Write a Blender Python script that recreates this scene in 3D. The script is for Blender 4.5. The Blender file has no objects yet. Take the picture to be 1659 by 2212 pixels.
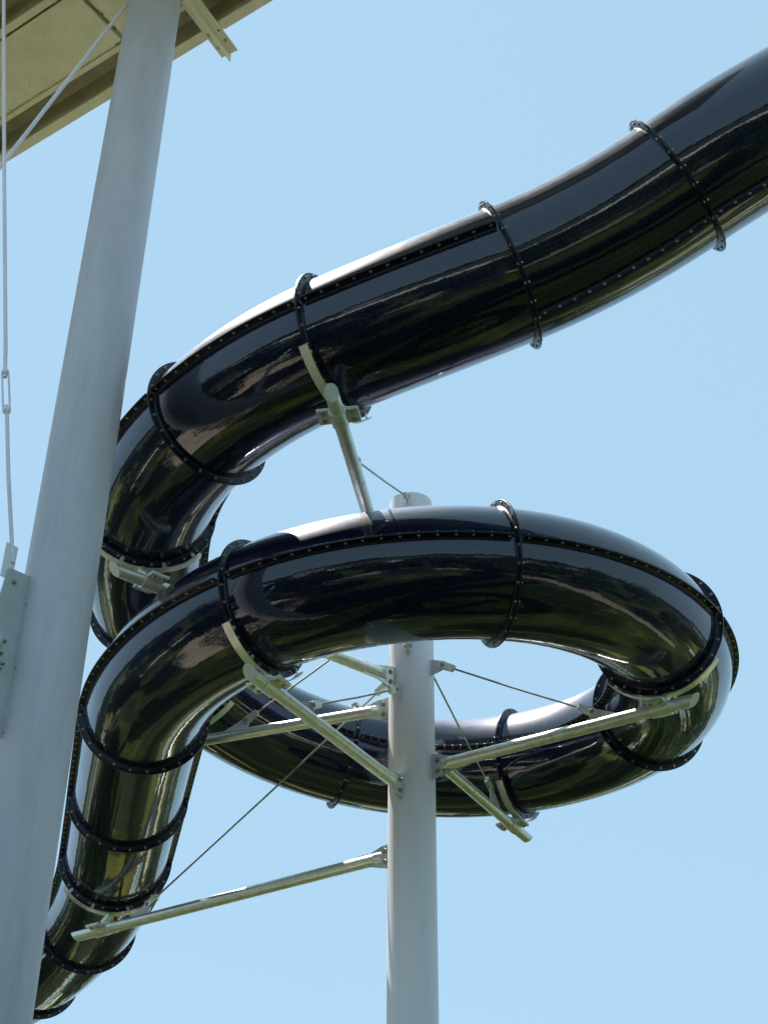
import bpy, math, random
from mathutils import Vector, Matrix
PI=math.pi; R=math.radians
random.seed(7)
C=bpy.context.scene
col=C.collection
ZO=1.6                                  # eye height: the survey of the slide was made relative to the lens

# ------------------------------------------------------------------ camera
cam=bpy.data.cameras.new('camera'); co=bpy.data.objects.new('camera',cam); col.objects.link(co)
right=Vector((0.9999573,-0.0051990,0.0076370)); up=Vector((-0.0092387,-0.5627128,0.8266008)); fwd=Vector((0,0.8266361,0.5627369))
m=Matrix((( right.x,up.x,-fwd.x),(right.y,up.y,-fwd.y),(right.z,up.z,-fwd.z)))
co.matrix_world=Matrix.Translation((0,0,ZO))@m.to_4x4()
cam.sensor_fit='HORIZONTAL'; cam.sensor_width=36; cam.lens=2984.25/1659*36
cam.clip_start=.05; cam.clip_end=3000
C.camera=co
# ------------------------------------------------------------------ light
SUN_EL,SUN_AZ=62.5,43.                   # azimuth measured from +Y towards -X
w=bpy.data.worlds.new('World'); C.world=w; w.use_nodes=True
nt=w.node_tree; bg=nt.nodes['Background']; sky=nt.nodes.new('ShaderNodeTexSky')
sky.sky_type='NISHITA'; sky.sun_disc=False; sky.sun_elevation=R(SUN_EL); sky.sun_rotation=R(-SUN_AZ)
sky.altitude=0; sky.air_density=1.0; sky.dust_density=0.2; sky.ozone_density=3.0
mixn=nt.nodes.new('ShaderNodeMixRGB'); mixn.inputs[0].default_value=.93; mixn.inputs[2].default_value=(1.43,2.24,2.86,1)   # even, bright haze over the clear sky
nt.links.new(sky.outputs[0],mixn.inputs[1]); nt.links.new(mixn.outputs[0],bg.inputs[0]); bg.inputs[1].default_value=.15
sl=bpy.data.lights.new('sun','SUN'); sl.energy=4.8; sl.angle=R(.53); sl.color=(1,.95,.90)
so=bpy.data.objects.new('sun',sl); col.objects.link(so)
sd=Vector((-math.sin(R(SUN_AZ))*math.cos(R(SUN_EL)),math.cos(R(SUN_AZ))*math.cos(R(SUN_EL)),math.sin(R(SUN_EL))))
so.rotation_euler=sd.to_track_quat('Z','Y').to_euler(); so.location=(-20,20,40)
C.view_settings.view_transform='Standard'; C.view_settings.look='None'
C.view_settings.exposure=1.0; C.view_settings.gamma=1
C.render.engine='CYCLES'
C.cycles.max_bounces=8; C.cycles.glossy_bounces=5; C.cycles.diffuse_bounces=3; C.cycles.sample_clamp_indirect=8

# ------------------------------------------------------------------ materials
def mat(name,base=(.5,.5,.5),rough=.5,metal=0,**kw):
    m=bpy.data.materials.new(name); m.use_nodes=True; b=m.node_tree.nodes['Principled BSDF']
    b.inputs['Base Color'].default_value=(*base,1); b.inputs['Roughness'].default_value=rough; b.inputs['Metallic'].default_value=metal
    for k,v in kw.items(): b.inputs[k].default_value=v
    return m,m.node_tree,b
def N(t,typ,**kw):
    n=t.nodes.new(typ)
    for k,v in kw.items():
        if k in n.inputs: n.inputs[k].default_value=v
        else: setattr(n,k,v)
    return n
def noise(t,scale,detail=4,rough=.55,vec=None,stretch=None):
    tc=N(t,'ShaderNodeTexCoord'); o=tc.outputs['Object']
    if stretch:
        mp=N(t,'ShaderNodeMapping'); mp.inputs['Scale'].default_value=stretch; t.links.new(o,mp.inputs[0]); o=mp.outputs[0]
    n=N(t,'ShaderNodeTexNoise'); n.inputs['Scale'].default_value=scale; n.inputs['Detail'].default_value=detail; n.inputs['Roughness'].default_value=rough
    t.links.new(o,n.inputs[0]); return n.outputs['Fac']
def ramp(t,fac,stops):
    r=N(t,'ShaderNodeValToRGB'); e=r.color_ramp.elements
    while len(e)<len(stops): e.new(.5)
    for q,(p,c) in zip(e,stops): q.position=p; q.color=(*c,1) if len(c)==3 else c
    t.links.new(fac,r.inputs[0]); return r.outputs[0]
def bump(t,b,h,strength,dist,sock='Normal'):
    n=N(t,'ShaderNodeBump'); n.inputs['Strength'].default_value=strength; n.inputs['Distance'].default_value=dist
    t.links.new(h,n.inputs['Height']); t.links.new(n.outputs[0],b.inputs[sock]); return n
g3=lambda v:(v,v,v)
def gelcoat():
    m,t,b=mat('black_gelcoat',(.003,.004,.012),.36,**{'Coat Weight':1.0,'Coat Roughness':.018,'Coat IOR':1.60,'Specular IOR Level':.22,'Specular Tint':(.40,.48,1,1)})
    n=noise(t,9,6,.65); t.links.new(ramp(t,n,[(.35,g3(.34)),(.7,g3(.46))]),b.inputs['Roughness'])
    d=noise(t,70,5,.75)                                           # settled dust and water spots
    t.links.new(ramp(t,d,[(.52,(.003,.0045,.018)),(.68,(.009,.012,.028)),(.76,(.07,.07,.08))]),b.inputs['Base Color'])
    base=b.inputs['Base Color'].links[0].from_socket                # patchy dust on upward faces, its pale tone painting in the sunlit sheen
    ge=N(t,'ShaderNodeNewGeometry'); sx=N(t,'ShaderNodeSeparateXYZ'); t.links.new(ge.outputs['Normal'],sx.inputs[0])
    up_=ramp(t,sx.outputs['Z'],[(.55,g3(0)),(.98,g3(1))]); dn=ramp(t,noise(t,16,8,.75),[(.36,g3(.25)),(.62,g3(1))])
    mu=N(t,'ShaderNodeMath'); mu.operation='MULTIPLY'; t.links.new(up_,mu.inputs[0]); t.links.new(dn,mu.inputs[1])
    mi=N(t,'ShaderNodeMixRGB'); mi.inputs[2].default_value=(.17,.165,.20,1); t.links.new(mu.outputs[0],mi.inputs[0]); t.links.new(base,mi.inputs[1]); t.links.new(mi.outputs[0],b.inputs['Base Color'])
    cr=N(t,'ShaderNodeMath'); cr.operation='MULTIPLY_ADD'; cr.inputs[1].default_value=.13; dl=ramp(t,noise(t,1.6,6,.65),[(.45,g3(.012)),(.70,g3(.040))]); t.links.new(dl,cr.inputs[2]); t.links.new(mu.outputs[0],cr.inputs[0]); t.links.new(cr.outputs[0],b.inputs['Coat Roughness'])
    up2=ramp(t,sx.outputs['Z'],[(.50,g3(0)),(.80,g3(1))]); wl=N(t,'ShaderNodeMath'); wl.operation='MULTIPLY_ADD'; wl.inputs[1].default_value=.75; wl.inputs[2].default_value=.16; t.links.new(up2,wl.inputs[0]); t.links.new(wl.outputs[0],b.inputs['Specular IOR Level'])   # chalky upward faces, specular raised to widen the sunlit sheen
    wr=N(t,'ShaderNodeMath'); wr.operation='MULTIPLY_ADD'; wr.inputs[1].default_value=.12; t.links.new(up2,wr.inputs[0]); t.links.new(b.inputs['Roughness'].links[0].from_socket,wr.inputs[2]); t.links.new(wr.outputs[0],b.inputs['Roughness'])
    h=noise(t,2.6,3,.5); bp=bump(t,b,h,.16,.02,'Coat Normal')
    h2=noise(t,26,3,.6); bp2=N(t,'ShaderNodeBump'); bp2.inputs['Strength'].default_value=.11; bp2.inputs['Distance'].default_value=.003
    t.links.new(h2,bp2.inputs['Height']); t.links.new(bp2.outputs[0],bp.inputs['Normal'])
    return m
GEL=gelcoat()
FLG,t,b=mat('black_flange',(.004,.005,.018),.3,**{'Coat Weight':.15,'Coat Roughness':.15,'Specular IOR Level':.3})
n=noise(t,40,4); t.links.new(ramp(t,n,[(.3,g3(.22)),(.7,g3(.5))]),b.inputs['Roughness'])
EDG,t,b=mat('flange_rim',(.05,.052,.06),.38)
GAL,t,b=mat('galvanised_steel',(.52,.54,.56),.38,.65)
v=N(t,'ShaderNodeTexVoronoi'); v.inputs['Scale'].default_value=55; tc=N(t,'ShaderNodeTexCoord'); t.links.new(tc.outputs['Object'],v.inputs[0])
sp=N(t,'ShaderNodeSeparateColor'); t.links.new(v.outputs['Color'],sp.inputs[0])
mx=N(t,'ShaderNodeMath'); mx.operation='MULTIPLY_ADD'; mx.inputs[1].default_value=.18; mx.inputs[2].default_value=.30; t.links.new(sp.outputs[0],mx.inputs[0]); t.links.new(mx.outputs[0],b.inputs['Roughness'])
n=noise(t,14,6,.7); cc=ramp(t,n,[(.25,(.52,.53,.44)),(.5,(.76,.78,.65)),(.8,(.88,.90,.77))])
t.links.new(cc,b.inputs['Base Color']); bump(t,b,n,.12,.004)
def paint(name,c1,c2,rough,dirt,sc=3,stretch=(1,1,.25)):
    m,t,b=mat(name,c1,rough)
    n=noise(t,sc,7,.65,stretch=stretch); c=ramp(t,n,[(.3,c2),(.6,c1)])
    n2=noise(t,22,6,.7); f=ramp(t,n2,[(.66,g3(0)),(.80,g3(1))])
    mx=N(t,'ShaderNodeMixRGB'); mx.inputs[2].default_value=(*dirt,1)
    mu=N(t,'ShaderNodeMath'); mu.operation='MULTIPLY'; mu.inputs[1].default_value=.35; t.links.new(f,mu.inputs[0]); t.links.new(mu.outputs[0],mx.inputs[0])
    t.links.new(c,mx.inputs[1]); t.links.new(mx.outputs[0],b.inputs['Base Color'])
    st=ramp(t,noise(t,11,5,.6,stretch=(1,1,.05)),[(.50,g3(1)),(.72,(.80,.79,.76))]); ms=N(t,'ShaderNodeMixRGB'); ms.blend_type='MULTIPLY'; ms.inputs[0].default_value=.45   # rain runs
    t.links.new(mx.outputs[0],ms.inputs[1]); t.links.new(st,ms.inputs[2]); t.links.new(ms.outputs[0],b.inputs['Base Color'])
    bump(t,b,noise(t,35,4),.10,.003); return m
PAINT=paint('pale_grey_paint',(.85,.84,.86),(.80,.79,.81),.42,(.33,.34,.31))
PAINT2=paint('weathered_white_paint',(.60,.595,.635),(.53,.525,.56),.5,(.32,.34,.28),5)
CAPM=paint('zinc_cap',(.66,.70,.62),(.58,.62,.54),.5,(.30,.30,.24),12,(1,1,1))
PAINT3=paint('shaded_grey_green_paint',(.48,.51,.51),(.42,.45,.45),.5,(.24,.26,.16),6,(1,1,1))  # the side plate's shade is mixed into this darker grey-green
ROD=paint('white_rod_paint',(.90,.86,.92),(.84,.80,.88),.5,(.12,.10,.08),30,(1,1,1))
def decky(name,a,bcol,stain):
    m,t,b=mat(name,a,.62)
    c=ramp(t,noise(t,4,7,.6),[(.3,bcol),(.62,a)])
    n2=noise(t,9,8,.75); f=ramp(t,n2,[(.58,g3(0)),(.75,g3(.75))])
    mx=N(t,'ShaderNodeMixRGB'); mx.inputs[2].default_value=(*stain,1); t.links.new(f,mx.inputs[0]); t.links.new(c,mx.inputs[1]); t.links.new(mx.outputs[0],b.inputs['Base Color'])
    bump(t,b,noise(t,30,5),.15,.004); return m
DECK=decky('cream_deck_paint',(.88,.82,.58),(.78,.70,.46),(.46,.38,.22))
DECKB=decky('stained_beam_paint',(.62,.56,.38),(.46,.40,.26),(.20,.18,.08))
WIRE,t,b=mat('tie_rod_steel',(.30,.32,.29),.42,.6); t.links.new(ramp(t,noise(t,6,4),[(.35,(.22,.24,.21)),(.65,(.36,.38,.34))]),b.inputs['Base Color'])
ZNC,t,b=mat('zinc_bolt',(.42,.40,.34),.42,.75)
BLK,t,b=mat('hole_shade_black',(.01,.01,.012),.6)
GRASS,t,b=mat('grass',(.06,.09,.02),.9)
n1=noise(t,.35,6,.6); c=ramp(t,n1,[(.38,(.010,.028,.003)),(.52,(.045,.080,.005)),(.68,(.19,.225,.015))])
n2=ramp(t,noise(t,1.7,9,.78),[(.36,g3(.12)),(.50,g3(.75)),(.66,g3(1.5))]); mg=N(t,'ShaderNodeMixRGB'); mg.blend_type='MULTIPLY'; mg.inputs[0].default_value=1
t.links.new(c,mg.inputs[1]); t.links.new(n2,mg.inputs[2]); t.links.new(mg.outputs[0],b.inputs['Base Color']); bump(t,b,noise(t,18,6,.8),.8,.05)
def ground_mat(name,c1,c2,sc):
    m,t,b=mat(name,c1,.85); t.links.new(ramp(t,noise(t,sc,7,.65),[(.3,c2),(.65,c1)]),b.inputs['Base Color']); bump(t,b,noise(t,sc*8,4),.3,.01); return m
GRAVEL=ground_mat('tan_gravel',(.42,.38,.29),(.28,.25,.19),2)
CONC=ground_mat('concrete',(.82,.79,.72),(.60,.58,.53),1)
ASPH=ground_mat('asphalt',(.06,.06,.065),(.045,.045,.05),3)
BARK=ground_mat('bark',(.12,.09,.06),(.06,.045,.03),6)
LEAF,t,b=mat('leaf',(.05,.09,.02),.7,**{'Specular IOR Level':.15}); t.links.new(ramp(t,noise(t,1.1,5,.7),[(.3,(.014,.032,.006)),(.55,(.032,.066,.010)),(.75,(.06,.11,.018))]),b.inputs['Base Color'])
POOL,t,b=mat('pool_water',(.02,.30,.32),.06); bump(t,b,noise(t,3,4),.3,.05)
WALLM=ground_mat('white_render',(.62,.60,.57),(.52,.50,.48),1.5)
GLS,t,b=mat('dark_glass',(.02,.025,.03),.08)
TILE=ground_mat('roof_sheet',(.14,.15,.17),(.09,.10,.11),4)

# ------------------------------------------------------------------ mesh helper
class MB:
    def __init__(s): s.v=[]; s.f=[]; s.m=[]
    def add(s,vs,fs,mi=0):
        o=len(s.v); s.v+= [Vector(p) for p in vs]; s.f+=[tuple(i+o for i in f) for f in fs]; s.m+=[mi]*len(fs)
    def rings(s,rings,closed=True,caps=(False,False),mi=0,loop=False):
        n=len(rings[0]); o=len(s.v)
        for r in rings: s.v+=[Vector(p) for p in r]
        m=len(rings); kk=m if loop else m-1
        for i in range(kk):
            a=o+i*n; b=o+((i+1)%m)*n
            for j in range(n if closed else n-1):
                k=(j+1)%n; s.f.append((a+j,a+k,b+k,b+j)); s.m.append(mi)
        if caps[0]: s.f.append(tuple(o+j for j in range(n))[::-1]); s.m.append(mi)
        if caps[1]: s.f.append(tuple(o+(m-1)*n+j for j in range(n))); s.m.append(mi)
    def tube(s,pts,r,seg=16,caps=(True,True),mi=0):
        pts=[Vector(p) for p in pts]; rs=r if isinstance(r,(list,tuple)) else [r]*len(pts); rings=[]; prev=None
        for i,p in enumerate(pts):
            d=(pts[min(i+1,len(pts)-1)]-pts[max(i-1,0)]).normalized()
            if prev is None:
                a=d.orthogonal().normalized()
            else: a=(prev-d*prev.dot(d)).normalized()
            prev=a; b=d.cross(a)
            rings.append([p+(a*math.cos(2*PI*k/seg)+b*math.sin(2*PI*k/seg))*rs[i] for k in range(seg)])
        s.rings(rings,True,caps,mi)
    def box(s,o,ax,ay,az,mi=0,bev=0):
        # o centre, ax..az half-extent vectors; bevelled edges when bev>0
        o=Vector(o); A=[Vector(ax),Vector(ay),Vector(az)]
        if bev<=0:
            vs=[o+A[0]*x+A[1]*y+A[2]*z for x in(-1,1) for y in(-1,1) for z in(-1,1)]
            s.add(vs,[(0,1,3,2),(4,6,7,5),(0,4,5,1),(2,3,7,6),(0,2,6,4),(1,5,7,3)],mi); return
        l=[a.length for a in A]; u=[a.normalized() for a in A]; bv=min(bev,*(q*.45 for q in l))
        def ringz(z,ins):
            x=l[0]-ins; y=l[1]-ins; c=bv
            P=[(x-c,-y),(x,-y+c),(x,y-c),(x-c,y),(-x+c,y),(-x,y-c),(-x,-y+c),(-x+c,-y)]
            return [o+u[0]*p+u[1]*q+u[2]*z for p,q in P]
        s.rings([ringz(-l[2],bv*.7),ringz(-l[2]+bv*.7,0),ringz(l[2]-bv*.7,0),ringz(l[2],bv*.7)],True,(True,True),mi)
    def prism(s,poly,d,mi=0):
        # poly: 3D points of one face, extruded by +-d/2
        d=Vector(d); a=[Vector(p)-d/2 for p in poly]; b=[Vector(p)+d/2 for p in poly]; n=len(poly)
        s.add(a+b,[tuple(range(n))[::-1],tuple(range(n,2*n))]+[(i,(i+1)%n,(i+1)%n+n,i+n) for i in range(n)],mi)
    def build(s,name,mats,parent=None,smooth=35,rel=True,link=True):
        me=bpy.data.meshes.new(name)
        off=Vector((0,0,0))
        if parent is not None and rel:
            q=parent
            while q is not None: off+=q.location; q=q.parent
        me.from_pydata([tuple(p-off) for p in s.v],[],s.f)
        mats=mats if isinstance(mats,(list,tuple)) else [mats]
        for m in mats: me.materials.append(m)
        if len(mats)>1:
            for p,i in zip(me.polygons,s.m): p.material_index=i
        me.update()
        import bmesh
        bm=bmesh.new(); bm.from_mesh(me); bmesh.ops.recalc_face_normals(bm,faces=bm.faces); bm.to_mesh(me); bm.free()
        if smooth is not None:
            for p in me.polygons: p.use_smooth=True
            try: me.set_sharp_from_angle(angle=R(smooth))
            except Exception: pass
        o=bpy.data.objects.new(name,me)
        if link: col.objects.link(o)
        if parent is not None: o.parent=parent
        return o
def tag(o,label=None,cat=None,group=None,kind=None):
    if label: o['label']=label
    if cat: o['category']=cat
    if group: o['group']=group
    if kind: o['kind']=kind
    return o
def empty(name,loc,label,cat,group=None):
    o=bpy.data.objects.new(name,None); col.objects.link(o); o.location=loc; o.empty_display_size=.3
    return tag(o,label,cat,group)
def W(x,y,z): return Vector((x,y,z+ZO))
def unit(a): return Vector((math.cos(R(a)),math.sin(R(a)),0))
def hexbolt(mb,p,d,r=.011,h=.010,washer=True,stub=0.012,sg=10):
    p=Vector(p); d=Vector(d).normalized(); a=d.orthogonal().normalized(); b=d.cross(a)
    ring=lambda rr,z,n,ph=0:[p+d*z+(a*math.cos(2*PI*k/n+ph)+b*math.sin(2*PI*k/n+ph))*rr for k in range(n)]
    if washer: mb.rings([ring(r*1.6,0,sg),ring(r*1.6,.0022,sg)],True,(False,True))
    mb.rings([ring(r*1.12,.0022,6),ring(r*1.12,h,6),ring(r*.95,h+.0015,6)],True,(False,True))
    if stub: mb.rings([ring(r*.55,h,8),ring(r*.55,h+stub,8)],True,(False,True))

# ------------------------------------------------------------------ setting: ground
mb=MB(); rr=[0,4,10,20,40,80,160,320,900]; seg=48
mb.v=[Vector((0,0,0))]+[Vector((r*math.cos(2*PI*k/seg),r*math.sin(2*PI*k/seg),0)) for r in rr[1:] for k in range(seg)]
mb.f=[(0,1+k,1+(k+1)%seg) for k in range(seg)]+[(1+i*seg+k,1+(i+1)*seg+k,1+(i+1)*seg+(k+1)%seg,1+i*seg+(k+1)%seg) for i in range(len(rr)-2) for k in range(seg)]
mb.m=[0]*len(mb.f)
tag(mb.build('ground',GRASS),kind='structure')
def strip(name,pts,wd,z,m):
    mb=MB(); L=[]
    for i,p in enumerate(pts):
        d=(Vector(pts[min(i+1,len(pts)-1)])-Vector(pts[max(i-1,0)])).normalized(); n=Vector((-d.y,d.x))
        ww=wd*(1+.10*math.sin(i*1.7)); L.append([(p[0]+n.x*ww/2,p[1]+n.y*ww/2,z),(p[0]-n.x*ww/2,p[1]-n.y*ww/2,z)])
    mb.rings(L,False); return tag(mb.build(name,m,smooth=None),kind='structure')
arc=lambda r,a0,a1,n,cx=0,cy=0,k=0:[(cx+(r+k*math.sin(i*.9))*math.cos(R(a0+(a1-a0)*i/n)),cy+(r+k*math.sin(i*.9))*math.sin(R(a0+(a1-a0)*i/n))) for i in range(n+1)]
strip('path',arc(13,-175,5,26,0,6,1.0),2.6,.004,GRAVEL)
strip('road',[(-170,-62),(-90,-52),(-40,-46),(0,-43),(45,-46),(95,-52),(170,-60)],17,.008,CONC)
strip('footpath',arc(22,20,150,20,0,12,1.4),2.2,.004,CONC)
strip('pool_deck',[(-34,62),(-10,65),(14,66),(40,63)],14,.012,CONC)
mb=MB(); mb.add([(-26,61,.03),(30,63,.03),(30,68,.03),(-26,67,.03)],[(0,1,2,3)]); tag(mb.build('pool_water',POOL,smooth=None),kind='structure')
ell=lambda rx,ry,n=60:[(2+rx*math.cos(2*PI*i/n)+1.2*math.sin(6*PI*i/n),44+ry*math.sin(2*PI*i/n)) for i in range(n+1)]
YARD=ground_mat('pale_gravel',(.60,.52,.40),(.38,.32,.24),.9)
mb=MB(); mb.add([(x,y,.006) for x,y in ((-12,2.5),(-9,1.6),(-5,2.2),(-4.2,5),(-4.6,9),(-6,11.5),(-9.8,11),(-12.4,8))],[tuple(range(8))]); tag(mb.build('added_gravel_yard',YARD,smooth=None),kind='structure')  # unseen pale patch added for warm bounce on the platform and tan reflections
MEAD=ground_mat('bounce_grass',(.26,.27,.020),(.02,.04,.004),.22)
strip('meadow',[(-60,32),(-30,29),(0,30),(30,29),(70,32)],17,.0035,MEAD)  # unseen bright strip added to bounce yellow-green onto the galvanised undersides
strip('river_bank',ell(40,16),3.0,.016,CONC); strip('lazy_river',ell(40,16),1.3,.022,POOL)
strip('garden_path',[(11,-2),(11.6,4),(12.4,9),(13.5,16)],1.5,.020,GRAVEL)
strip('service_path',[(-20,-12),(-19.4,2),(-17,12),(-16,26)],1.0,.020,CONC)
mb=MB(); mb.add([(x,y,.012) for x,y in ((-75,-31),(60,-31),(58,-26),(-74,-26))],[(0,1,2,3)]); tag(mb.build('car_park',ASPH,smooth=None),kind='structure')

# ------------------------------------------------------------------ setting: unseen trees, many added to darken what the tubes reflect
def crown_mesh(name,rx,rz,n,seed,zc):
    rnd=random.Random(seed); mb=MB(); vs=[];fs=[]
    lobes=[(Vector((rnd.uniform(-.6,.6)*rx,rnd.uniform(-.6,.6)*rx,zc+rnd.uniform(-.6,.7)*rz)),rnd.uniform(.28,.55)*rx) for _ in range(16)]
    for i in range(n):
        c,r=rnd.choice(lobes); d=Vector((rnd.gauss(0,1),rnd.gauss(0,1),rnd.gauss(0,.8))).normalized()
        p=c+d*r*rnd.uniform(.55,1.05); s=rnd.uniform(.12,.30)
        a=Vector((rnd.gauss(0,1),rnd.gauss(0,1),rnd.gauss(0,1))).normalized(); b=a.orthogonal().normalized()
        o=len(vs); vs+=[p-a*s,p+b*s*.5,p+a*s,p-b*s*.5]; fs.append((o,o+1,o+2,o+3))
    mb.v=vs; mb.f=fs; mb.m=[0]*len(fs); return mb,lobes
def tree(x,y,h,rx,seed,label,n=2600):
    root=empty('tree',(x,y,0),label,'tree','unseen trees added in the park around the slide')
    mb,lob=crown_mesh('c',rx,h*.30,n,seed,h*.66)
    for v in mb.v: v+=Vector((x,y,0))
    mb.build('crown',LEAF,root,smooth=None)
    t=MB(); t.tube([(x,y,-.1),(x+.1,y,h*.22),(x-.05,y+.1,h*.5),(x,y,h*.8)],[.32,.24,.16,.05],10)
    for c,r in lob[:7]: t.tube([(x,y,h*.38),(x+c.x*.5,y+c.y*.5,(h*.38+c.z)/2+.3),(x+c.x,y+c.y,c.z)],[.12,.08,.03],6)
    t.build('trunk',BARK,root,smooth=60)
TR=[(-6,1.5,5.6,2.6,'low spreading tree on the lawn just left of the viewer'),
(6.2,-.5,5.4,2.5,'slim tree on the lawn just right of the viewer'),
(-1,-5.5,5.2,3.0,'dense tree close behind the viewer'),
(-8,-6,5.4,3.0,'rounded tree behind the viewer, left of the gravel path'),
(7.5,-7,5.4,3.0,'spreading tree behind the viewer to the right'),
(1,-13,5,2.6,'tree beyond the gravel path behind the viewer'),
(-4.5,-10.5,5.2,2.8,'rounded tree behind the viewer with a crown touching its neighbour'),
(10.5,-1,5.8,2.8,'tree on the lawn well to the right of the viewer'),
(-11,0,6,2.9,'tree on the lawn well to the left of the viewer'),
(3.6,-7.5,5.7,2.9,'tree behind the viewer between the dense tree and the spreading one'),
(19,6,8,3.4,'leafy tree on the lawn east of the slide'),
(24,-4,9,3.8,'tallest tree, south east of the slide'),
(-19,3,9,3.8,'tall tree west of the grey tower column'),
(-18,24,7,3.0,'tree between the footpath and the tower'),
(34,-24,7,3.0,'tree standing before the pale road')]
for x,y,h,rx,lb in ((-11,13.5,5.4,2.4,'tree at the far edge of the gravel yard'),(-16,9,6.5,2.9,'tree west of the gravel yard'),(-14.5,-7,6,2.9,'tree on the lawn south west of the tower column'),(-20,-3,7,3.2,'tree beside the narrow service path'),(13,3,5.6,2.5,'tree beside the narrow garden path'),(15.5,12,6,2.7,'tree at the north end of the garden path'),(13,-12,6,2.9,'tree on the lawn south east of the viewer'),(20,17,6.5,2.8,'tree at the east end of the footpath'),(-8,27,6.2,2.7,'tree on the bright meadow left of the spiral'),(1,31,6.8,2.9,'tree on the bright meadow straight behind the spiral'),(8,26,5.8,2.5,'smallest tree on the bright meadow'),(-15,33,7,3.0,'tree before the bend of the narrow river'),(16,35,7.2,3.0,'tree on the meadow right of the spiral'),(-25,14,7,3.1,'tree far west of the gravel yard'),(27,8,7.5,3.3,'tree in front of the white kiosk building'),(-28,26,8,3.4,'tree at the west end of the meadow'),(-7,17.5,5.2,2.2,'tree on the grass behind the lower end of the slide'),(2.5,18,5.2,2.3,'tree on the grass close behind the spiral'),(-3.2,22.5,5.5,2.3,'tree standing alone between the spiral and the meadow'),(-8.6,6.2,5.0,1.9,'small tree growing out of the gravel yard'),(7.5,19,5.2,2.2,'tree on the grass behind the right side of the spiral')):
    TR.append((x,y,h,rx,lb))
for i,(x,y,h,rx,lb) in enumerate(TR): tree(x,y,h,rx,100+i,lb)
rnd=random.Random(15); vs=[];fs=[]
for i in range(26000):
    a=rnd.uniform(0,2*PI); q=math.sqrt(rnd.random())*(1+.13*math.sin(a*3)+.07*math.sin(a*7+1)); x=.3+9.5*q*math.cos(a); y=5.2+5.6*q*math.sin(a)
    if x*x+y*y<2.2: continue
    p=Vector((x,y,rnd.uniform(.05,.55)*(1-.5*q))); s_=rnd.uniform(.05,.12)
    q1=Vector((rnd.gauss(0,1),rnd.gauss(0,1),rnd.gauss(0,1))).normalized(); r_=q1.orthogonal().normalized(); o=len(vs); vs+=[p-q1*s_,p+r_*s_*.6,p+q1*s_,p-r_*s_*.6]; fs.append((o,o+1,o+2,o+3))
mb=MB(); mb.v=vs; mb.f=fs; mb.m=[0]*len(fs); tag(mb.build('added_ground_cover',LEAF,smooth=None),'unseen low dark green ground cover added under the spiral','ground cover',kind='stuff')  # unseen leaf bed added to darken the reflections in the tube undersides
rnd=random.Random(5); mb=MB(); vs=[];fs=[]                       # the far wood round the horizon reads as one mass
for i in range(30000):
    a=rnd.uniform(0,2*PI); rad=rnd.uniform(190,215); top=9+2.5*math.sin(a*5)+1.8*math.sin(a*17+1)+1.2*math.sin(a*41)
    z=abs(rnd.gauss(.55,.35))*top; z=min(z,top*rnd.uniform(.9,1.12)); p=Vector((rad*math.cos(a),rad*math.sin(a),z)); s=rnd.uniform(.9,2.2)
    q=Vector((rnd.gauss(0,1),rnd.gauss(0,1),rnd.gauss(0,1))).normalized(); r_=q.orthogonal().normalized(); o=len(vs); vs+=[p-q*s,p+r_*s*.6,p+q*s,p-r_*s*.6]; fs.append((o,o+1,o+2,o+3))
mb.v=vs; mb.f=fs; mb.m=[0]*len(fs); tag(mb.build('woodland',LEAF,smooth=None),'dark wood of broadleaf trees along the horizon','woodland',kind='stuff')
# ------------------------------------------------------------------ setting: low buildings of the park
def house(x,y,wd,dp,h,rot,label):
    root=empty('building',(x,y,0),label,'building'); ux=unit(rot); uy=unit(rot+90); z=Vector((0,0,1)); o=Vector((x,y,0))
    m=MB(); m.box(o+z*h/2,ux*wd/2,uy*dp/2,z*h/2); m.build('wall',WALLM,root,smooth=None)
    m=MB(); m.prism([o+uy*(-dp/2-.5)+z*(h+.003),o+uy*(dp/2+.5)+z*(h+.003),o+uy*(dp/2+.5)+z*(h+.15),o+z*(h+1.6),o+uy*(-dp/2-.5)+z*(h+.15)],ux*(wd+1)); m.build('roof',TILE,root,smooth=None)
    k=int(wd/3)
    for sgn in (-1,1):
        for i in range(k):
            c=o+ux*(-wd/2+wd*(i+.5)/k)+uy*sgn*(dp/2+.02)+z*h*.55
            m=MB(); m.box(c,ux*.75,uy*.035,z*.65); fr=m.build('window',PAINT,root,smooth=None)
            m=MB(); m.box(c+uy*sgn*.03,ux*.66,uy*.012,z*.56); m.build('pane',GLS,fr,smooth=None)
house(-60,-84,26,10,5.5,8,'long white building with dark roof beyond the pale road')
house(44,-80,18,9,4.2,-6,'short white building east along the pale road')
house(-6,84,30,11,6,4,'wide white pool house north of the teal pool')
house(46,26,14,9,5,60,'white kiosk building east of the slide')

# ------------------------------------------------------------------ centre line of the slide (arcs of constant curvature)
P0=(3.168186543986209,6.299905296784999,7.894737573020418); AZ0=2.9183223244536913; EL0=-0.43025153862039917
SEG=[[1.3001,-0.2008,0.0294],[1.3461,0.2065,0.0398],[1.3579,-0.2164,0.2047],[1.2741,-0.2728,-0.0327],[1.2521,-0.3568,0.0431],[1.406,-0.2259,-0.0323],[1.2284,-0.3668,-0.0441],[1.8759,-0.4083,0.0187],[1.8508,-0.4428,0.0337],[1.8307,-0.4453,-0.0133],[1.7958,-0.4268,0.0156],[1.8138,-0.4424,-0.0216],[1.8264,-0.4511,0.0025],[1.9573,-0.3907,0.0039],[1.4959,-0.0043,-0.0273],[1.2658,0.006,0.0058],[1.7079,0.1103,0.0301],[1.6029,0.1291,-0.0278],[1.6044,0.1062,-0.0074]]
SEG+=[[1.6,.12,-.02],[1.6,.0,-.02],[1.6,.0,-.03]]
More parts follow.
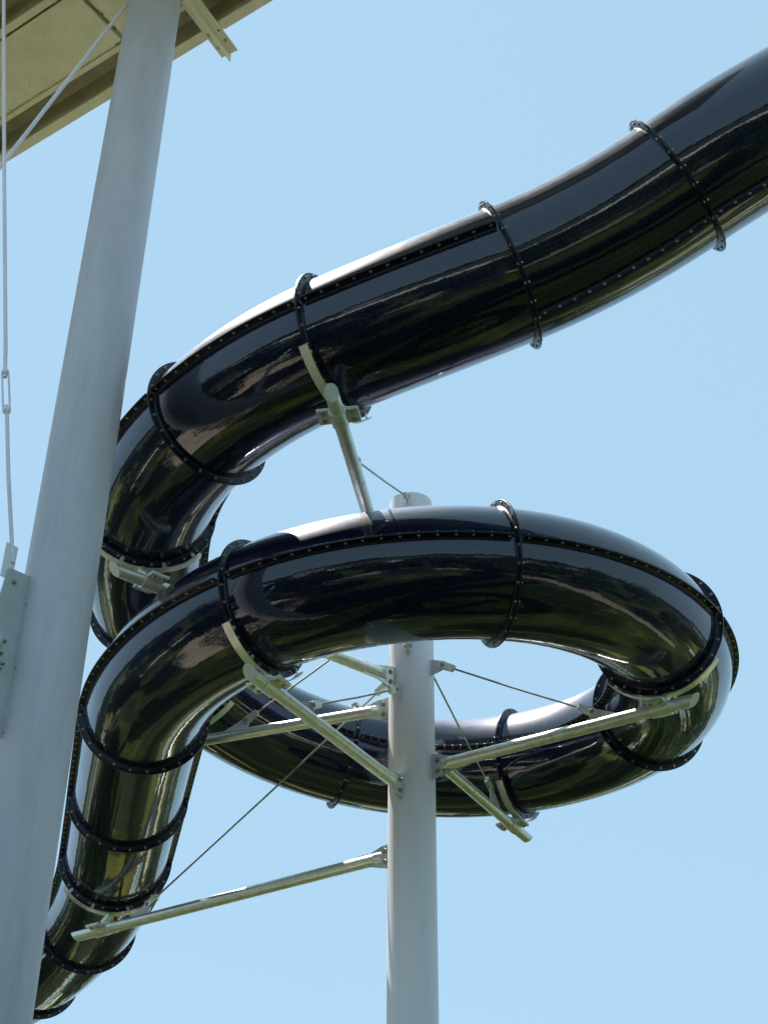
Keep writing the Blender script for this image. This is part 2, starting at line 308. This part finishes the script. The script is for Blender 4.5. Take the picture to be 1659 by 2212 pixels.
G=48
def integrate():
    az,el=AZ0,EL0; p=Vector(P0); sec=[]
    def tv(a,e): return Vector((math.cos(e)*math.cos(a),math.cos(e)*math.sin(a),math.sin(e)))
    for L,kh,kv in SEG:
        ds=L/G; pts=[(p.copy(),tv(az,el))]
        for i in range(G):
            p=p+tv(az+kh*ds/2,el+kv*ds/2)*ds; az+=kh*ds; el+=kv*ds; pts.append((p.copy(),tv(az,el)))
        sec.append(pts)
    T0=tv(AZ0,EL0); pre=[]
    for k in (2,1):
        pre.append([(Vector(P0)-T0*(k-i/G)*1.35,T0.copy()) for i in range(G+1)])
    return pre,sec
PRE,SEC=integrate()
ALL=PRE+SEC                                   # ALL[i+2] is section i of the survey
for s_ in ALL:
    for q in s_: q[0].z+=ZO
def frame(T):
    H=T.cross(Vector((0,0,1))).normalized(); U=H.cross(T).normalized(); return H,U
def rad(T,ph):
    H,U=frame(T); return H*math.cos(ph)+U*math.sin(ph)
TR_=.5; TF=.557
slide=empty('water_slide',(0,12,0),'glossy black enclosed tube slide curling in a spiral round the pale support column','water slide')
ROOT=Vector(slide.location)
def ring_at(p,T,r,n,a0=0,a1=2*PI,endp=False):
    H,U=frame(T); k=n-1 if endp else n
    return [p+(H*math.cos(a0+(a1-a0)*i/k)+U*math.sin(a0+(a1-a0)*i/k))*r for i in range(n)]
HP=[(.4985,-.026),(.5015,-.017),(.506,-.0115),(.512,-.0085),(.5555,-.0075),(.557,-.0062),(.557,-.0015),(.5545,-.0008)]
FP=HP+[(r_,-w_) for r_,w_ in HP[::-1]]
# bolt mesh with a nut on one side of the flange and a head on the other
bm_=MB(); hexbolt(bm_,(0,0,.0076),(0,0,1),.0078,.008,stub=.010); hexbolt(bm_,(0,0,-.0076),(0,0,-1),.0080,.007,stub=0)
bolt_me=bm_.build('bolt',ZNC,link=False).data
bolts=[]                                      # (world matrix, parent)
sections=[]
for si,pts in enumerate(ALL):
    k=si-2
    vert=(si<=3)                              # the first pieces are turned so their joints lie above and below
    m=MB(); n=112
    outer=[ring_at(p,T,TR_,n) for p,T in pts]; inner=[ring_at(p,T,TR_-.012,n) for p,T in pts[::-1][::8]+[pts[0]]*0]
    m.rings(outer,True); m.rings(inner,True)
    m.rings([ring_at(pts[0][0],pts[0][1],TR_-.012,n),ring_at(pts[0][0],pts[0][1],TR_,n)],True)
    m.rings([ring_at(pts[-1][0],pts[-1][1],TR_-.012,n),ring_at(pts[-1][0],pts[-1][1],TR_,n)],True)
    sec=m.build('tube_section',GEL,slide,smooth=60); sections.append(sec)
    # joints along the two halves
    L=sum((pts[i+1][0]-pts[i][0]).length for i in range(G))
    for ph in ((PI/2-.14,-PI/2-.14) if vert else (0,PI)):
        m=MB(); rings=[]
        for p,T in pts[1:-1]:
            H,U=frame(T); d=H*math.cos(ph)+U*math.sin(ph); e=-H*math.sin(ph)+U*math.cos(ph)
            rings.append([p+d*r+e*w_ for r,w_ in FP])
        m.rings(rings,True,(True,True)); m.build('side_flange',FLG,sec,smooth=28)
        nb=max(2,int(round((L-.12)/.108)))
        for j in range(nb+1):
            s=(.06+(L-.12)*j/nb)/L*G; i=min(int(s),G-1); u=s-i
            p=pts[i][0].lerp(pts[i+1][0],u); T=pts[i][1]; H,U=frame(T); d=H*math.cos(ph)+U*math.sin(ph); e=-H*math.sin(ph)+U*math.cos(ph)
            if ph in (0,PI/2): pass
            zax=e if ph<=0 else -e
            M=Matrix((T,zax.cross(T),zax)).transposed().to_4x4(); M.translation=p+d*.532
            bolts.append((M,sec))
    # coupling flange at the lower end
    p,T=pts[-1]; m=MB(); rings=[]; nn=128
    if si==2:                                  # this joint was cut slightly out of square
        a0=T.cross(Vector((0,0,1))).normalized(); b0=a0.cross(T); p=p+T*.02; T=(T-b0*math.tan(R(3))).normalized()
    for i in range(nn):
        d=rad(T,2*PI*i/nn); rings.append([p+d*r+T*w_ for r,w_ in FP])
    m.rings(rings,True,loop=True); fl=m.build('coupling_flange',FLG,sec,smooth=28)
    for i in range(24):
        a=R(7.5+15*i); d=rad(T,a); X=T.cross(d)
        M=Matrix((X,d,-T)).transposed()
        M=Matrix((d,(-T).cross(d),-T)).transposed().to_4x4(); M.translation=p+d*.532; bolts.append((M,sec))
camp=Vector((0,0,ZO))
def vis(M):
    q=M.translation-camp; z=q.dot(fwd)
    if z<=0: return -1
    x=q.dot(right)/z*1.7989/ .5 *.5; y=q.dot(up)/z*1.7989
    if abs(x)>.5 or abs(y)>.667: return -1
    return 1/z
def hidden(M,sec):
    q=M.translation; best=None
    for s_ in ALL:
        for p,T in s_[::6]:
            # rough test: does the sight line pass through a tube before reaching the bolt
            d=(q-camp); L=d.length; d/=L; a=(p-camp).dot(d)
            if a<L-.12 and ((p-camp)-d*a).length<.47: return True
    return False
sc=sorted([(vis(M),i) for i,(M,s_) in enumerate(bolts)],reverse=True)
top=[]
for v_,i in sc:
    if v_<=0 or len(top)>=100: break
    if not hidden(*bolts[i]): top.append(i)
tops=set(top)
rest=MB(); bv=[v.co.copy() for v in bolt_me.vertices]; bf=[tuple(p.vertices) for p in bolt_me.polygons]
for i,(M,sec) in enumerate(bolts):
    if i in tops:
        o=bpy.data.objects.new('bolt',bolt_me); col.objects.link(o); o.parent=sec; o.matrix_local=Matrix.Translation(-ROOT)@M
    else: rest.add([M@v for v in bv],bf)
tag(rest.build('small_bolts',ZNC,slide,smooth=30),kind='stuff')

# ------------------------------------------------------------------ support column with arms
PX,PY,PR=.2588215628,11.0550401160,.203
cb=Vector((PX,PY,0))
sup=empty('support_column',cb,'slender pale grey pipe column with galvanised arms at the centre of the spiral','column')
TOP=7.63+ZO
m=MB(); sg=96
rg=lambda r,z:[cb+Vector((r*math.cos(2*PI*k/sg),r*math.sin(2*PI*k/sg),z)) for k in range(sg)]
m.rings([rg(PR,z) for z in (0,2,4,6,TOP-.004)]+[rg(PR-.004,TOP)],True,(False,True)); m.build('column_pipe',PAINT,sup,smooth=40)
m=MB(); m.rings([rg(.33,0),rg(.33,.03)],True,(False,True))
for k in range(8): hexbolt(m,cb+unit(22.5+45*k)*.27+Vector((0,0,.03)),(0,0,1),.02,.02)
m.build('base_plate',PAINT,sup,smooth=40)
AR=.0508
def clevis(parent,pin,d,side,L=.115):
    """fork with a pin: pin position, rod direction d, side = pin axis"""
    d=d.normalized(); side=side.normalized(); n=d.cross(side)
    m=MB()
    for s in (-1,1):
        o=pin+side*s*.014; pts=[]
        for k in range(7):
            a=PI/2+PI*k/6; pts.append(o+d*.034*math.cos(a)+n*.034*math.sin(a))
        pts+=[o+d*L-n*.030,o+d*L+n*.030]
        m.prism(pts,side*.006)
    m.box(pin+d*(L+.004),d*.006,side*.0175,n*.030)
    m.tube([pin+d*(L+.01),pin+d*(L+.035)],.0125,6)
    c=m.build('clevis',GAL,parent,smooth=30)
    m=MB(); m.tube([pin-side*.027,pin+side*.027],.007,10); hexbolt(m,pin+side*.017,side,.015,.009,stub=.004,sg=12); hexbolt(m,pin-side*.017,-side,.015,.009,stub=.004,sg=12)
    m.build('pin',ZNC,parent,smooth=30)
def support_arm(sec_i,z,az,Larm,taps,sname,strap=(-52,52),lugs=None,tie=None,label=None):
    e=unit(az); side=Vector((-e.y,e.x,0)); zz=Vector((0,0,1)); A=cb+zz*(z+ZO)
    # pole bracket: plate standing on the column
    m=MB(); m.prism([A+e*(PR-.004)+zz*-.115,A+e*(PR-.004)+zz*.115,A+e*(PR+.02)+zz*.115,A+e*(PR+.105)+zz*.092,A+e*(PR+.105)+zz*-.088,A+e*(PR+.02)+zz*-.112],side*.014)
    br=m.build('column_bracket',PAINT2,sup,smooth=None)
    # arm pipe with cut tip
    m=MB(); n=32; rings=[]
    cut=.085
    for s in (PR+.17,PR+.5,Larm*.6,Larm-.12,None):
        r=[]
        for k in range(n):
            c_,s_=math.cos(2*PI*k/n),math.sin(2*PI*k/n)
            x=(Larm-cut/2+s_*cut/2) if s is None else s
            r.append(A+e*x+side*AR*c_+zz*AR*s_)
        rings.append(r)
    m.rings(rings,True,(True,False)); arm=m.build('support_arm',GAL,sup,smooth=35)
    if label: arm['label']=label
    m=MB(); m.rings([rings[-1],[q+e*.006 for q in rings[-1]]],True,(False,True)); m.build('end_cap',CAPM,arm,smooth=30)
    # root plate slotted in the pipe, bolted to the bracket
    m=MB(); o=side*.0135
    m.prism([A+e*(PR+.012)+zz*-.094+o,A+e*(PR+.012)+zz*.094+o,A+e*(PR+.10)+zz*.094+o,A+e*(PR+.22)+zz*.056+o,A+e*(PR+.36)+zz*.056+o,A+e*(PR+.36)+zz*-.056+o,A+e*(PR+.22)+zz*-.060+o,A+e*(PR+.10)+zz*-.094+o],side*.012)
    m.build('root_plate',GAL,arm,smooth=None)
    # bevelled closures of the pipe beside the slotted plate
    m=MB()
    for s in (-1,1):
        pts=[]
        for k in range(9):
            a=-PI/2+PI*k/8; pts.append((AR*math.cos(a)*s,AR*math.sin(a)))
        tip=[A+e*(PR+.16+.0)+side*(s*.006)+zz*(q[1]*1.0) for q in pts]; base=[A+e*(PR+.171)+side*q[0]+zz*q[1] for q in pts]
        m.rings([base,[A+e*(PR+.105)+side*(s*.0205)+zz*q[1] for q in pts]],False)
    m.build('pipe_closure',GAL,arm,smooth=40)
    for zz_ in (-.048,.048):
        m=MB(); hexbolt(m,A+e*(PR+.055)+zz*zz_+side*.0195,side,.016,.013,sg=14); hexbolt(m,A+e*(PR+.055)+zz*zz_-side*.007,-side,.016,.013,sg=14); m.build('bolt',ZNC,arm,smooth=30)
    # clamp under the flange
    P,T=ALL[sec_i+2][0]; xs=(P-A).dot(e); K=A+e*xs; K2=Vector((P.x,P.y,A.z)); 
    m=MB(); half=[]
    rings=[]
    for q in (-.08,.08):
        rings.append([K+e*q+side*r_*math.cos(a)+zz*r_*math.sin(a) for r_,a in [(AR+.002,R(8-196*k/18)) for k in range(19)]+[(AR+.011,R(8-196*k/18)) for k in range(18,-1,-1)]])
    m.rings(rings,True,(True,True)); cl=m.build('pipe_clamp',GAL,arm,smooth=40)
    m=MB()
    for s in (-1,1):
        m.box(K+side*s*(AR+.052)+zz*.004,side*.045,e*.078,zz*.004,bev=.003)
        m.box(K+side*s*(AR+.052)+zz*.018,side*.045,e*.078,zz*.005,bev=.003)
    m.build('clamp_plate',GAL,arm,smooth=30)
    for s in (-1,1):
        for q in (-.042,.042):
            m=MB(); hexbolt(m,K+side*s*(AR+.055)+e*q,-zz,.013,.011,sg=14); hexbolt(m,K+side*s*(AR+.055)+e*q+zz*.023,zz,.013,.011,sg=14); m.build('bolt',ZNC,arm,smooth=30)
    m=MB(); rings=[]
    for q in (-.08,.08):
        rings.append([K+e*q+side*r_*math.cos(a)+zz*r_*math.sin(a) for r_,a in [(AR+.002,R(14+152*k/14)) for k in range(15)]+[(AR+.011,R(14+152*k/14)) for k in range(14,-1,-1)]])
    m.rings(rings,True,(True,True)); m.build('clamp_saddle',GAL,arm,smooth=40)
    # post and curved saddle strap
    H,U=frame(T); bot=P-U*.592
    m=MB(); m.tube([Vector((K.x,K.y,A.z+AR+.006)),Vector(((K.x+bot.x)/2,(K.y+bot.y)/2,(A.z+AR+bot.z)/2)),bot],.038,20); m.build('post',GAL,arm,smooth=40)
    m=MB(); rings=[]; n=40
    flip=1 if H.dot(e)>0 else -1
    for k in range(n+1):
        a=R(-90+ (strap[0]+(strap[1]-strap[0])*k/n)*flip); d=H*math.cos(a)+U*math.sin(a)
        rings.append([P+d*r_+T*w_ for r_,w_ in ((.580,-.033),(.580,.033),(.588,.033),(.588,-.033))])
    m.rings(rings,True,(True,True)); m.build('saddle_strap',GAL,arm,smooth=20)
    for a_ in (-46,-18,18,46):
        a=R(-90+a_*flip); d=H*math.cos(a)+U*math.sin(a); tt=-H*math.sin(a)+U*math.cos(a)
        m=MB(); sgn=-1
        pts=[]
        for k in range(7):
            b_=PI*k/6; pts.append(P+T*sgn*.017+d*(.536-.016*math.sin(b_))+tt*.016*math.cos(b_))
        m.prism(pts+[P+T*sgn*.017+d*.5805-tt*.016,P+T*sgn*.017+d*.5805+tt*.016],T*.005)
        hexbolt(m,P+T*sgn*.0195+d*.535,T*sgn,.009,.006,washer=False,stub=.003)
        m.build('strap_tab',GAL,arm,smooth=30)
    # tie rod
    if tie:
        sL,zL,sP,zP=tie
        pa=A+e*sL+zz*zL; pb=A+e*sP+zz*zP
        m=MB(); m.prism([A+e*(sL-.02)+zz*(AR-.006),A+e*(sL-.035)+zz*(zL+.012),A+e*(sL-.015)+zz*(zL+.032),A+e*(sL+.02)+zz*(zL+.022),A+e*(sL+.24)+zz*(AR-.006)],side*.010); m.build('arm_lug',PAINT2,arm,smooth=None)
        m=MB(); m.prism([A+e*(PR-.004)+zz*(zP-.07),A+e*(PR-.004)+zz*(zP+.085),A+e*(PR+.02)+zz*(zP+.085),A+e*(sP+.03)+zz*(zP+.03),A+e*(sP+.03)+zz*(zP-.03),A+e*(sP-.01)+zz*(zP-.045)],side*.010); m.build('tie_bracket',PAINT2,sup,smooth=None)
        d=(pb-pa).normalized(); m=MB(); m.tube([pa+d*.11,(pa+pb)/2-zz*.006,pb-d*.11],.0088,10); tr=m.build('tie_rod',WIRE,sup,smooth=60)
        clevis(tr,pa,d,side); clevis(tr,pb,-d,side)
support_arm(11,4.823,-33.5,2.62,None,'',tie=(1.72,.125,.33,.94),label='galvanised arm reaching right to the front bend')
support_arm(13,4.61,-118.5,2.575,None,'',tie=(1.67,.115,.30,.87),label='galvanised arm coming forward to the left below the front loop')
support_arm(3,5.966,-99.5,3.82,None,'',tie=(2.83,.12,.27,1.56),label='long galvanised arm rising to the upper tube')
support_arm(5,5.649,-140.5,3.08,None,'',tie=(2.1,.12,.31,.9),label='galvanised arm to the left bend of the upper tube')
support_arm(7,5.461,158,2.58,None,'',tie=(1.635,.13,.31,.9),label='galvanised arm behind the lower left tube')
support_arm(9,5.137,62.5,2.69,None,'',tie=(1.75,.2,.31,.9),label='galvanised arm reaching back to the rear of the loop')
support_arm(16,4.129,143,4.08,None,'',tie=(3.08,.13,.28,1.62),label='lowest and longest galvanised arm, to the descending tube')

# ------------------------------------------------------------------ tower column at the left
CX_,CY_,CR=-2.122,7.77,.232
tc_=empty('tower_column',(CX_,CY_,0),'thick pale grey painted steel column in the left foreground with a bolted side plate','column')
c0=Vector((CX_,CY_,0)); m=MB()
rg=lambda r,z:[c0+Vector((r*math.cos(2*PI*k/sg),r*math.sin(2*PI*k/sg),z)) for k in range(sg)]
m.rings([rg(CR,z) for z in (0,3,6,9,12,15.5)],True,(False,True)); m.build('column_pipe',PAINT2,tc_,smooth=40)
m=MB(); m.rings([rg(.42,0),rg(.42,.035)],True,(False,True)); m.build('base_plate',PAINT2,tc_,smooth=40)
pd=Vector((-.643,-.766,0)); ps=Vector((-pd.y,pd.x,0)); zz=Vector((0,0,1))
def gp(s,z): return c0+pd*(CR+s)+zz*(z+ZO)
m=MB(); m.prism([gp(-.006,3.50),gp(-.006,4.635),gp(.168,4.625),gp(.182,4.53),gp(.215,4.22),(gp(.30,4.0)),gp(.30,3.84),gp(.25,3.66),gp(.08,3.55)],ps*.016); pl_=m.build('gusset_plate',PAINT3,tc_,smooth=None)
for z0,z1 in ((3.54,3.74),(3.98,4.17),(4.43,4.60)):
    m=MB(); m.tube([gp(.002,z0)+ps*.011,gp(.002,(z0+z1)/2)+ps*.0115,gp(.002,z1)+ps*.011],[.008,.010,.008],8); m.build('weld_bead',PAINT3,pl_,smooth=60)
for s,z in ((.115,4.54),(.105,4.12),(.115,4.03),(.09,3.97),(.105,3.93)):
    m=MB(); hexbolt(m,gp(s,z)+ps*.008,ps,.013,.012,sg=14); hexbolt(m,gp(s,z)-ps*.008,-ps,.013,.012,sg=14); m.build('bolt',ZNC,pl_,smooth=30)
# brace pipe running off to the left from the plate
bp_=MB(); d=Vector((pd.x,pd.y,-.03)).normalized(); st=gp(.165,4.08)
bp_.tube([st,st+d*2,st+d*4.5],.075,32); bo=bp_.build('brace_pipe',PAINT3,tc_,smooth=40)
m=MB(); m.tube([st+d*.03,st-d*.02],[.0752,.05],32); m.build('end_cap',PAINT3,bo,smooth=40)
m=MB(); m.prism([gp(.34,3.60)+ps*.014,gp(.20,3.70)+ps*.014,gp(.165,3.76)+ps*.014,gp(.17,3.82)+ps*.014,gp(.24,3.90)+ps*.014,gp(.34,3.95)+ps*.014],ps*.012); lw=m.build('lower_lug',PAINT,tc_,smooth=None)
m=MB(); hexbolt(m,gp(.21,3.78)+ps*.020,ps,.013,.012,sg=14); m.build('bolt',ZNC,lw,smooth=30)
m=MB(); m.box(gp(.165,4.68)-ps*.014,pd*.045,ps*.006,zz*.125,bev=.003); m.build('rod_lug',PAINT,tc_,smooth=None)
# rods
def WR(x,y,z): return Vector((x*.975,y*.975,z*.975+ZO))
rod1=empty('brace_rod',(-2.63,7.36,0),'white painted upright rod with a turnbuckle at the left edge','rod','thin white brace rods by the tower column')
m=MB(); m.tube([WR(-2.425,7.68,4.80),WR(-2.4483,7.6687,4.909),WR(-2.56,7.63,5.50),WR(-2.6411,7.6044,5.985),WR(-2.655,7.600,6.05)],.0138,12); m.build('lower_rod',ROD,rod1,smooth=60)
m=MB(); m.tube([WR(-2.70,7.583,6.29),WR(-2.7357,7.5709,6.555),WR(-3.0184,7.4627,8.383),WR(-3.3025,7.3414,10.274),WR(-3.40,7.30,10.95)],.0145,12); m.build('upper_rod',ROD,rod1,smooth=60)
a_=WR(-2.647,7.603,6.005); b_=WR(-2.705,7.582,6.335); dd=(b_-a_).normalized(); sx=Vector((1,0,.1)); sx=(sx-dd*sx.dot(dd)).normalized(); sy=dd.cross(sx)
m=MB()
for s_ in (-1,1): m.box((a_+b_)/2+sx*s_*.0225,sx*.006,sy*.010,(b_-a_)/2*.92,bev=.004)
for q in (a_,b_): m.tube([q-dd*.024,q-dd*.010,q+dd*.010,q+dd*.024],[.016,.028,.028,.016],14)
m.build('turnbuckle',ROD,rod1,smooth=40)
m=MB(); A_=W(-2.334,7.704,10.80); B_=W(-3.039,7.454,8.32); D_=(B_-A_)
m.tube([A_-D_*.05,A_,B_,A_+D_*2.4],.0165,12)
rod2=empty('brace_rod',(-3.9,7.15,0),'white painted diagonal rod with chipped paint crossing in front of the platform','rod','thin white brace rods by the tower column'); m.build('rod',ROD,rod2,smooth=60)

# ------------------------------------------------------------------ start platform overhead at the left
ED=Vector((.826,-.5635,0)); EN=Vector((-.5635,-.826,0)); ZD=11.0+ZO
deck=empty('platform',(-4.5,8.5,0),'cream painted steel platform seen from below at the top left corner','platform')
def dp(e,n,z=0): return ED*e+EN*n+Vector((0,0,ZD+z))
def dbox(mb,e0,e1,n0,n1,z0,z1,bev=.004): mb.box(dp((e0+e1)/2,(n0+n1)/2,(z0+z1)/2),ED*(e1-e0)/2,EN*(n1-n0)/2,zz*(z1-z0)/2,bev=bev)
E0,E1=-13.0,-1.5
def channel(n,name,wd=.103,h=.30):
    m=MB(); dbox(m,E0,E1,n,n+wd,0,.012); dbox(m,E0,E1,n+wd-.006,n+wd+.004,.0125,h-.0125); dbox(m,E0,E1,n,n+wd,h-.012,h); m.build(name,DECKB if name=='edge_beam' else DECK,deck,smooth=None)
def beam(n,wd=.103,h=.30,lab=None):
    m=MB(); dbox(m,E0,E1,n,n+wd,0,.012); f=m.build('edge_beam',DECK,deck,smooth=None)
    m=MB(); dbox(m,E0,E1,n+wd-.012,n+wd-.002,.013,h); m.build('beam_web',DECKB,f,smooth=None)
beam(-5.870); beam(-4.775,.07,.30); beam(-3.66,.1,.30)
m=MB(); dbox(m,E0,E1,-5.87,-3.0,.305,.36); m.build('deck_plate',DECKB,deck,smooth=None)
pe=[-13,-10.9,-8.8,-6.72,-4.62,-2.5]
for i in range(5):
    for n0,n1 in ((-5.50,-4.80),(-4.42,-3.69)):
        m=MB(); dbox(m,pe[i]+.03,pe[i+1]-.03,n0+.078,n1,.0,.05,.006); dbox(m,pe[i]+.12,pe[i+1]-.12,n0+.052,n0+.082,.018,.05,.003)
        dbox(m,pe[i]+.03,pe[i+1]-.03,n0,n0+.05,-.004,.05,.003); m.build('soffit_panel',DECK,deck,smooth=30)
for i in range(1,5):
    m=MB(); dbox(m,pe[i]-.022,pe[i]+.022,-5.76,-3.7,.055,.30,.003); f=m.build('cross_beam',DECK,deck,smooth=None)
    for q in range(9):
        m=MB(); hexbolt(m,dp(pe[i]+(q%2*2-1)*.008,-5.3+q*.18,.03),-zz,.012,.02); m.build('bolt',ZNC,f,smooth=30)
# double angle bracket poking past the edge
a=R(61.5); bd=Vector((math.cos(a),math.sin(a),0)); bs=Vector((bd.y,-bd.x,0)); T_=Vector((-1.505,8.405,ZD-.02))
m=MB()
m.box(T_-bd*1.3-bs*.0475,bd*1.3,bs*.0435,zz*.006,bev=.002); m.box(T_-bd*1.27+bs*.0475+bd*.0,bd*1.27,bs*.0435,zz*.006,bev=.002)
m.box(T_-bd*1.25-zz*.05,bd*1.27,bs*.0035,zz*.05,bev=.002); br=m.build('angle_bracket',DECK,deck,smooth=None)
for s,q in ((.05,.15),(-.05,.11),(-.055,.27)):
    m=MB(); hexbolt(m,T_-bd*q+bs*s-zz*.006,-zz,.013,.008,stub=.006,sg=14); m.build('bolt',ZNC,br,smooth=30)
m=MB(); m.tube([T_-bd*.27+bs*.055-zz*.0062,T_-bd*.27+bs*.055-zz*.0072],.011,12); m.build('painted_bolt_hole',BLK,br,smooth=None)  # flat black disc painting in the shade of an open hole
